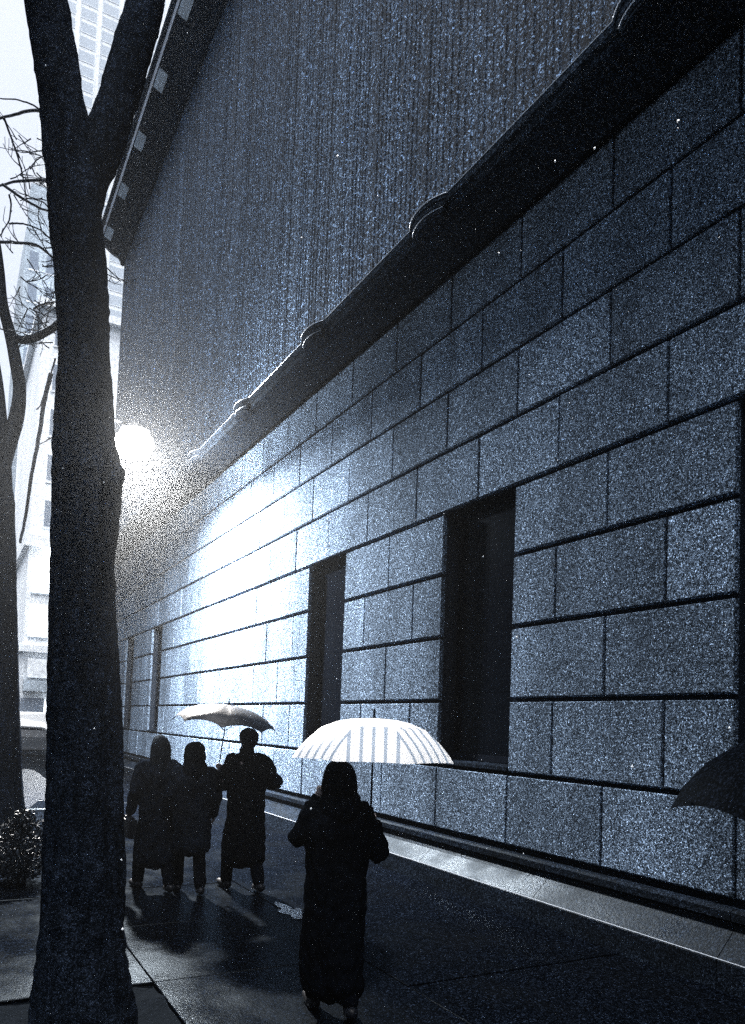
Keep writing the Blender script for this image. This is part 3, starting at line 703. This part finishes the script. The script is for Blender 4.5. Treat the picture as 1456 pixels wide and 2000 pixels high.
m5 = N(ntu, 'ShaderNodeMath', operation='LESS_THAN'); m5.inputs[1].default_value = .14; L(m4.outputs[0], m5.inputs[0])
m6 = N(ntu, 'ShaderNodeMath', operation='GREATER_THAN'); m6.inputs[1].default_value = .60; L(aD.outputs['Fac'], m6.inputs[0])
ab = N(ntu, 'ShaderNodeMath', operation='ABSOLUTE'); L(aA.outputs['Fac'], ab.inputs[0])
ms_ = N(ntu, 'ShaderNodeMath', operation='MULTIPLY'); L(m5.outputs[0], ms_.inputs[0]); L(m6.outputs[0], ms_.inputs[1])
mx = N(ntu, 'ShaderNodeMix', data_type='RGBA'); L(ms_.outputs[0], mx.inputs['Factor'])
mx.inputs[6].default_value = (.93, .94, .95, 1); mx.inputs[7].default_value = (.34, .41, .50, 1)
L(mx.outputs[2], bu.inputs['Base Color'])
tl = N(ntu, 'ShaderNodeBsdfTranslucent'); L(mx.outputs[2], tl.inputs['Color']); mxs = N(ntu, 'ShaderNodeMixShader'); mxs.inputs[0].default_value = .35
L(bu.outputs[0], mxs.inputs[1]); L(tl.outputs[0], mxs.inputs[2]); L(mxs.outputs[0], ntu.nodes['Material Output'].inputs['Surface'])
M['striped'] = mu

def wrist_for(loc, rz, h, pt, el):
    """wrist, in figure units, of a hand that closes round the point pt of a shaft"""
    s_ = h/1.75; m_ = Matrix.Translation(loc) @ Matrix.Rotation(rz, 4, 'Z') @ Matrix.Diagonal((s_, s_, s_, 1)); p = m_.inverted() @ Vector(pt)
    dv = (p-Vector(el)).normalized(); cd = Vector((0, 1, 0)); cd = (cd-dv*cd.dot(dv)).normalized()
    return tuple(p-dv*.085-cd*.020)
# walker with the striped umbrella
E1 = (.31, -.02, 1.13)
P1 = person('person in a long black hooded coat walking away under the striped umbrella', (2.37, 4.72, 0), R(-14), 1.66, 'maxi', 'puffer', rh=wrist_for((2.37, 4.72, 0), R(-14), 1.66, (2.665, 4.80, 1.30), E1), rel=E1, lh=(-.15, .05, 1.50), lel=(-.27, .04, 1.24), hair='hood', bulk=1.2, stride=.16)
def to_world(t, p): 
    m = Matrix.Translation(t.location) @ Matrix.Rotation(t.rotation_euler[2], 4, 'Z') @ Matrix.Diagonal((*t.scale, 1)); return m @ Vector(p)
DPROF = [(0, 0), (.10, -.004), (.29, -.03), (.46, -.10), (.66, -.26), (.84, -.58), (.95, -.84), (1, -1)]
def aim_tilt(v):
    return Vector(v).to_track_quat('Z', 'Y').to_euler()
u1top = Vector((2.665, 4.80, 1.996))
umbrella('big white umbrella with dark stripes around its rim, nearest the camera', u1top, .598, .29, M['striped'], 8, aim_tilt((.0, .0, 1)), .78, DPROF, spin=R(22.5)-PHI, scallop=.02)

E2 = (-.31, -.02, 1.16); u2 = Vector((2.85, 8.62, 2.12)); ax2 = Vector((.10, -.06, 1)).normalized()
P2 = person('tall person in a dark overcoat right of the trio, head just under the black umbrella', (3.07, 8.5, 0), R(4), 1.83, 'long', 'coat', lh=wrist_for((3.07, 8.5, 0), R(4), 1.83, u2-ax2*.72, E2), lel=E2, rel=(.33, -.04, 1.17), rh=(.24, .20, 1.14), hair='short', bulk=1.12, stride=.22)
P3 = person('person with a rounded dark hood walking in the middle of the trio', (2.46, 8.55, 0), R(-6), 1.65, 'parka', 'greycoat', hair='hood', bulk=1.2, stride=.20)
P4 = person('person in a charcoal coat at the left of the trio beside the trunk', (2.13, 8.8, 0), R(6), 1.71, 'long', 'greycoat', hair='long', bulk=1.08, bag=True, stride=.24)
umbrella('wet black umbrella with shining ridges held over the trio of walkers', u2, .60, .25, M['darkcloth'], 8, aim_tilt(ax2), .82, None, spin=R(10), scallop=.22)
# a passer-by just outside the frame whose umbrella pokes in at the right edge
u5 = Vector((2.50, 1.42, 2.01)); E5 = (-.05, .10, 1.12)
P5 = person('passer-by in a dark coat beside the wall at the right picture edge', (2.66, 1.38, 0), R(170), 1.62, 'long', 'coat', rh=wrist_for((2.66, 1.38, 0), R(170), 1.62, (2.50, 1.42, 1.30), (.30, -.04, 1.13)), rel=(.30, -.04, 1.13), hair='long', stride=.15)
umbrella('dark umbrella tip poking in at the right edge, in front of the wall', u5, .52, .30, M['drycloth'], 8, (0, 0, 0), .80, None, spin=R(5), scallop=.10)

# ------------------------------------------------------------------ far street
def facade_windows(root, y, cols, rows, wd, ht, mat, frame_mat, dep=.12, name='window'):
    me = MB().box(-wd/2, wd/2, -.02, dep, 0, ht).mesh(name)
    fm = MB().box(-wd/2-.1, wd/2+.1, -.06, .02, -.16, -.02).mesh('sill')
    for x in cols:
        for z in rows:
            o = mobj(name, me, mat); o.parent = root; o.location = Vector((x, y-.03, z))-Vector(root.location)
            mobj('sill', fm, frame_mat, o)
M['farglass'] = plain('far_window_glass', (.42, .48, .55), rough=.2, spec=.5)
M['darkfar'] = plain('far_dark_glass', (.16, .20, .26), rough=.2, spec=.5)
# pale tower
T = thing('tower_block', 'very tall pale tower seen between the forking stems', 'building', (22, 180, 0))
ch(MB().box(11.2, 60, 180, 215, 0, 232).obj('wall', M['pale']), T)
cols = [14.2+4.6*k for k in range(10)]; FH = 3.4
facade_windows(T, 180, cols[:5], [4+FH*k for k in range(58)], 3.3, 2.3, M['farglass'], M['pale'])
for k in range(11): ch(MB().box(11.9+4.6*k-.35, 11.9+4.6*k+.35, 179.55, 180.0, 0, 232).obj('pilaster', M['pale2']), T)
# mid building on the far corner
B2 = thing('corner_building', 'pale mid-rise on the far street corner with lit shops below', 'building', (9, 62, 0))
ch(MB().box(4.55, 30, 62, 84, 0, 32.5).obj('wall', M['pale2']), B2)
ch(MB().box(4.2, 30, 61.5, 84, 14.3, 15.1).obj('ledge', M['pale']), B2)
ch(MB().box(4.3, 30, 61.6, 84, 6.4, 6.9).obj('ledge', M['pale']), B2)
ch(MB().box(4.1, 30, 61.4, 84.2, 32.5, 33.1).obj('roof_ledge', M['pale']), B2)
facade_windows(B2, 62, [6.1, 8.5, 10.9, 13.3, 15.7], [15.9+3.5*k for k in range(5)], 1.3, 2.0, M['darkfar'], M['pale'])
facade_windows(B2, 62, [5.5, 7.3, 9.6, 11.9], [7.6, 10.9], 1.1, 2.3, M['shop'], M['grey'])
for x in (5.4, 7.3, 9.4, 11.5): o = MB().box(x-.8, x+.8, 61.85, 62.1, .5, 3.0).obj('shop_window', M['shop'] if x > 6 else M['darkfar']); ch(o, B2)
ch(MB().box(4.7, 13, 61.3, 61.95, 3.5, 4.3).obj('awning', M['grey']), B2)
ch(MB().box(5.9, 6.9, 61.2, 61.4, 12.2, 13.6).obj('sign', M['sign']), B2)
ch(MB().box(4.9, 13, 61.55, 61.9, 4.5, 5.9).obj('sign', M['pale']), B2)
B3 = thing('slender_building', 'slim grey high-rise with a rooftop tank behind the bare branches', 'building', (5, 76, 0))
ch(MB().box(4.1, 9.5, 85, 100, 0, 52).obj('wall', M['grey']), B3)
ch(MB().box(4.3, 6.2, 85.5, 88, 52, 57).obj('roof_tank', M['grey']), B3)
facade_windows(B3, 85, [5.0, 6.6, 8.2], [34+3.4*k for k in range(5)], .8, 1.9, M['darkfar'], M['pale2'])
# opposite side of the street
B4 = thing('opposite_building', 'long plain building across the road', 'building', (-15, 30, 0))
ch(MB().box(-30, -14, -60, 58, 0, 40).obj('wall', M['grey']), B4)
ch(MB().box(-30, -13.6, -60, 58, 40, 40.7).obj('roof_ledge', M['grey']), B4)
wm = MB().box(-.05, .05, -.7, .7, 0, 2.2).mesh('window')
for k in range(12):
    for z in (5, 9, 13, 17, 21, 25, 29, 33): o = mobj('window', wm, M['darkfar']); o.parent = B4; o.location = Vector((-13.98, -10+5*k, z))-Vector(B4.location)

# vehicles in the cross street
def wheel(t, x, y, z, r=.32):
    o = mobj('wheel', MB().lathe([(r*.6, -.1), (r, -.09), (r, .09), (r*.6, .1)], 20).mesh('wheel', smooth=False), M['rubber'], t, (x, y, z), (R(90), 0, 0))
    mobj('rim', MB().lathe([(.02, -.11), (r*.55, -.108), (r*.6, -.09), (r*.6, .09), (r*.55, .108), (.02, .11)], 12).mesh('rim'), M['chrome'], o)
def vehicle(name, label, cat, loc, prof, paint, win, width, wheels, lights, rz=0):
    t = thing(name, label, cat, loc, rz)
    b = MB(); n = len(prof)
    b.v = [(x, -width/2+(.12 if z > 1.0 else 0), z) for x, z in prof]+[(x, width/2-(.12 if z > 1.0 else 0), z) for x, z in prof]
    b.f = [(i, (i+1) % n, n+(i+1) % n, n+i) for i in range(n)]+[tuple(range(n))[::-1], tuple(range(n, 2*n))]
    mobj('body', b.mesh('body', bevel=.05), M[paint], t)
    for pts in win:
        for sd in (-1, 1):
            yy = sd*(width/2-.075)
            vs = [(x, yy, z) for x, z in pts]+[(x, yy+sd*-.04, z) for x, z in pts]; k = len(pts)
            mobj('side_window', MB().add(vs, [tuple(range(k)), tuple(range(k, 2*k))[::-1]]+[(i, (i+1) % k, k+(i+1) % k, k+i) for i in range(k)]).mesh('side_window'), M['glass'], t)
    for x in wheels:
        for sd in (-1, 1): wheel(t, x, sd*(width/2-.1), .33)
    for x, z, mt in lights:
        for sd in (-1, 1): mobj('headlight' if mt == 'headlamp' else 'tail_light', MB().box(x-.06, x+.06, sd*(width/2-.35)-.14, sd*(width/2-.35)+.14, z-.08, z+.08).mesh('light', bevel=.02), M[mt], t)
    return t
van_prof = [(-2.5, .35), (2.4, .35), (2.55, .6), (2.5, 1.0), (1.75, 1.25), (1.25, 1.98), (.9, 2.1), (-2.4, 2.1), (-2.52, 1.9), (-2.55, .6)]
vehicle('van', 'white van crossing the far street behind the trees', 'van', (5.0, 46.0, -.13), van_prof, 'vanpaint', [[(.55, 1.25), (1.5, 1.25), (1.15, 1.85), (.55, 1.85)]], 1.95, (-1.6, 1.65), [(2.5, .75, 'headlamp'), (-2.5, 1.0, 'rubber')])
car_prof = [(-2.1, .3), (2.05, .3), (2.15, .55), (2.05, .8), (1.1, .93), (.45, 1.38), (-.9, 1.42), (-1.6, 1.0), (-2.12, .92), (-2.18, .5)]
vehicle('car', 'dark saloon car in front of the white van in the far street', 'car', (3.6, 40.5, -.13), car_prof, 'carpaint', [[(-1.35, 1.0), (.85, .97), (.38, 1.32), (-.85, 1.36)]], 1.75, (-1.35, 1.35), [(2.08, .62, 'headlamp'), (-2.1, .75, 'rubber')])
# far pavement
tag(MB().box(-8, 60, 51, 61.9, -.13, 0).obj('far_pavement', M['kerb']), 'pavement in front of the far corner shops', kind='structure')

# planter bush near the second tree
def bush(label, c, rx, ry, h, n, seed):
    t = thing('bush', label, 'bush', (c[0], c[1], 0)); rnd = random.Random(seed); b = MB(); stm = MB()
    for k in range(9):
        a = rnd.uniform(0, 6.28); e = Vector((c[0]+rx*.6*math.cos(a), c[1]+ry*.6*math.sin(a), h*rnd.uniform(.5, .85)))
        stm.tube([(c[0]+.05*math.cos(a), c[1]+.05*math.sin(a), -.05), lerp((c[0], c[1], 0), e, .5), e], [.018, .014, .006], 5)
    for k in range(n):
        a = rnd.uniform(0, 6.28); rr = math.sqrt(rnd.random()); zz = rnd.random()
        lump = 1+.3*mnoise.noise(Vector((math.cos(a)*2, math.sin(a)*2, zz*3+seed)))
        s = math.sin(math.pi*min(1, .18+.75*zz))*lump
        p = Vector((c[0]+rx*rr*s*math.cos(a), c[1]+ry*rr*s*math.sin(a), .06+h*zz*lump))
        d = Vector((rnd.uniform(-1, 1), rnd.uniform(-1, 1), rnd.uniform(-.2, 1))).normalized(); e = d.cross(Vector((rnd.random(), rnd.random(), rnd.random()+.1))).normalized(); L_ = rnd.uniform(.03, .06)
        b.add([p, p+d*L_*.5+e*L_*.25, p+d*L_, p+d*L_*.5-e*L_*.25], [(0, 1, 2, 3)])
    ch(stm.obj('stem', M['twig']), t); ch(tag(b.obj('foliage', M['leaf']), kind='stuff'), t)
    return t
bush('dark bush at the foot of the far left tree', (.82, 9.7, 0), .36, .5, .72, 5000, 3)

# ------------------------------------------------------------------ rainy air
hz = bpy.data.materials.new('rainy_air'); hz.use_nodes = True; nt = hz.node_tree
nt.nodes.remove(nt.nodes['Principled BSDF']); pvn = nt.nodes.new('ShaderNodeVolumePrincipled')
pvn.inputs['Color'].default_value = (.9, .95, 1, 1); pvn.inputs['Density'].default_value = .0005; pvn.inputs['Anisotropy'].default_value = .86
nt.links.new(pvn.outputs[0], nt.nodes['Material Output'].inputs['Volume'])
hb = MB().box(-620, 620, -320, 920, -1.2, 240).obj('haze', hz); tag(hb, 'thin rainy haze filling the street', kind='stuff')

rd = MB(); rnd = random.Random(21)
def drop(p, r):
    rd.add([(p.x-r, p.y, p.z), (p.x+r, p.y, p.z), (p.x, p.y-r, p.z), (p.x, p.y+r, p.z), (p.x, p.y, p.z-r*1.1), (p.x, p.y, p.z+r*1.6)], [(0, 2, 5), (2, 1, 5), (1, 3, 5), (3, 0, 5), (2, 0, 4), (1, 2, 4), (3, 1, 4), (0, 3, 4)])
for px, py, Y, r in ((660, 306, 3.0, .0065), (1325, 237, 2.0, .006), (1162, 290, 2.4, .005), (1085, 315, 2.6, .005), (1235, 1498, 1.9, .006), (1425, 1422, 1.8, .005), (608, 1580, 3.0, .005), (240, 1815, 3.4, .006), (1010, 1245, 2.6, .006), (590, 465, 3.2, .005), (975, 495, 2.6, .004)):
    drop(at(px, py, Y), r)
for k in range(260):
    drop(at(rnd.uniform(-60, 1520), rnd.uniform(-40, 1750), rnd.uniform(2.2, 12)), rnd.uniform(.0015, .0035))
M['drop'] = plain('raindrop', (.75, .8, .85), rough=.1, spec=.8)
tag(rd.obj('raindrops', M['drop']), 'falling drops of rain in the air of the street', kind='stuff')
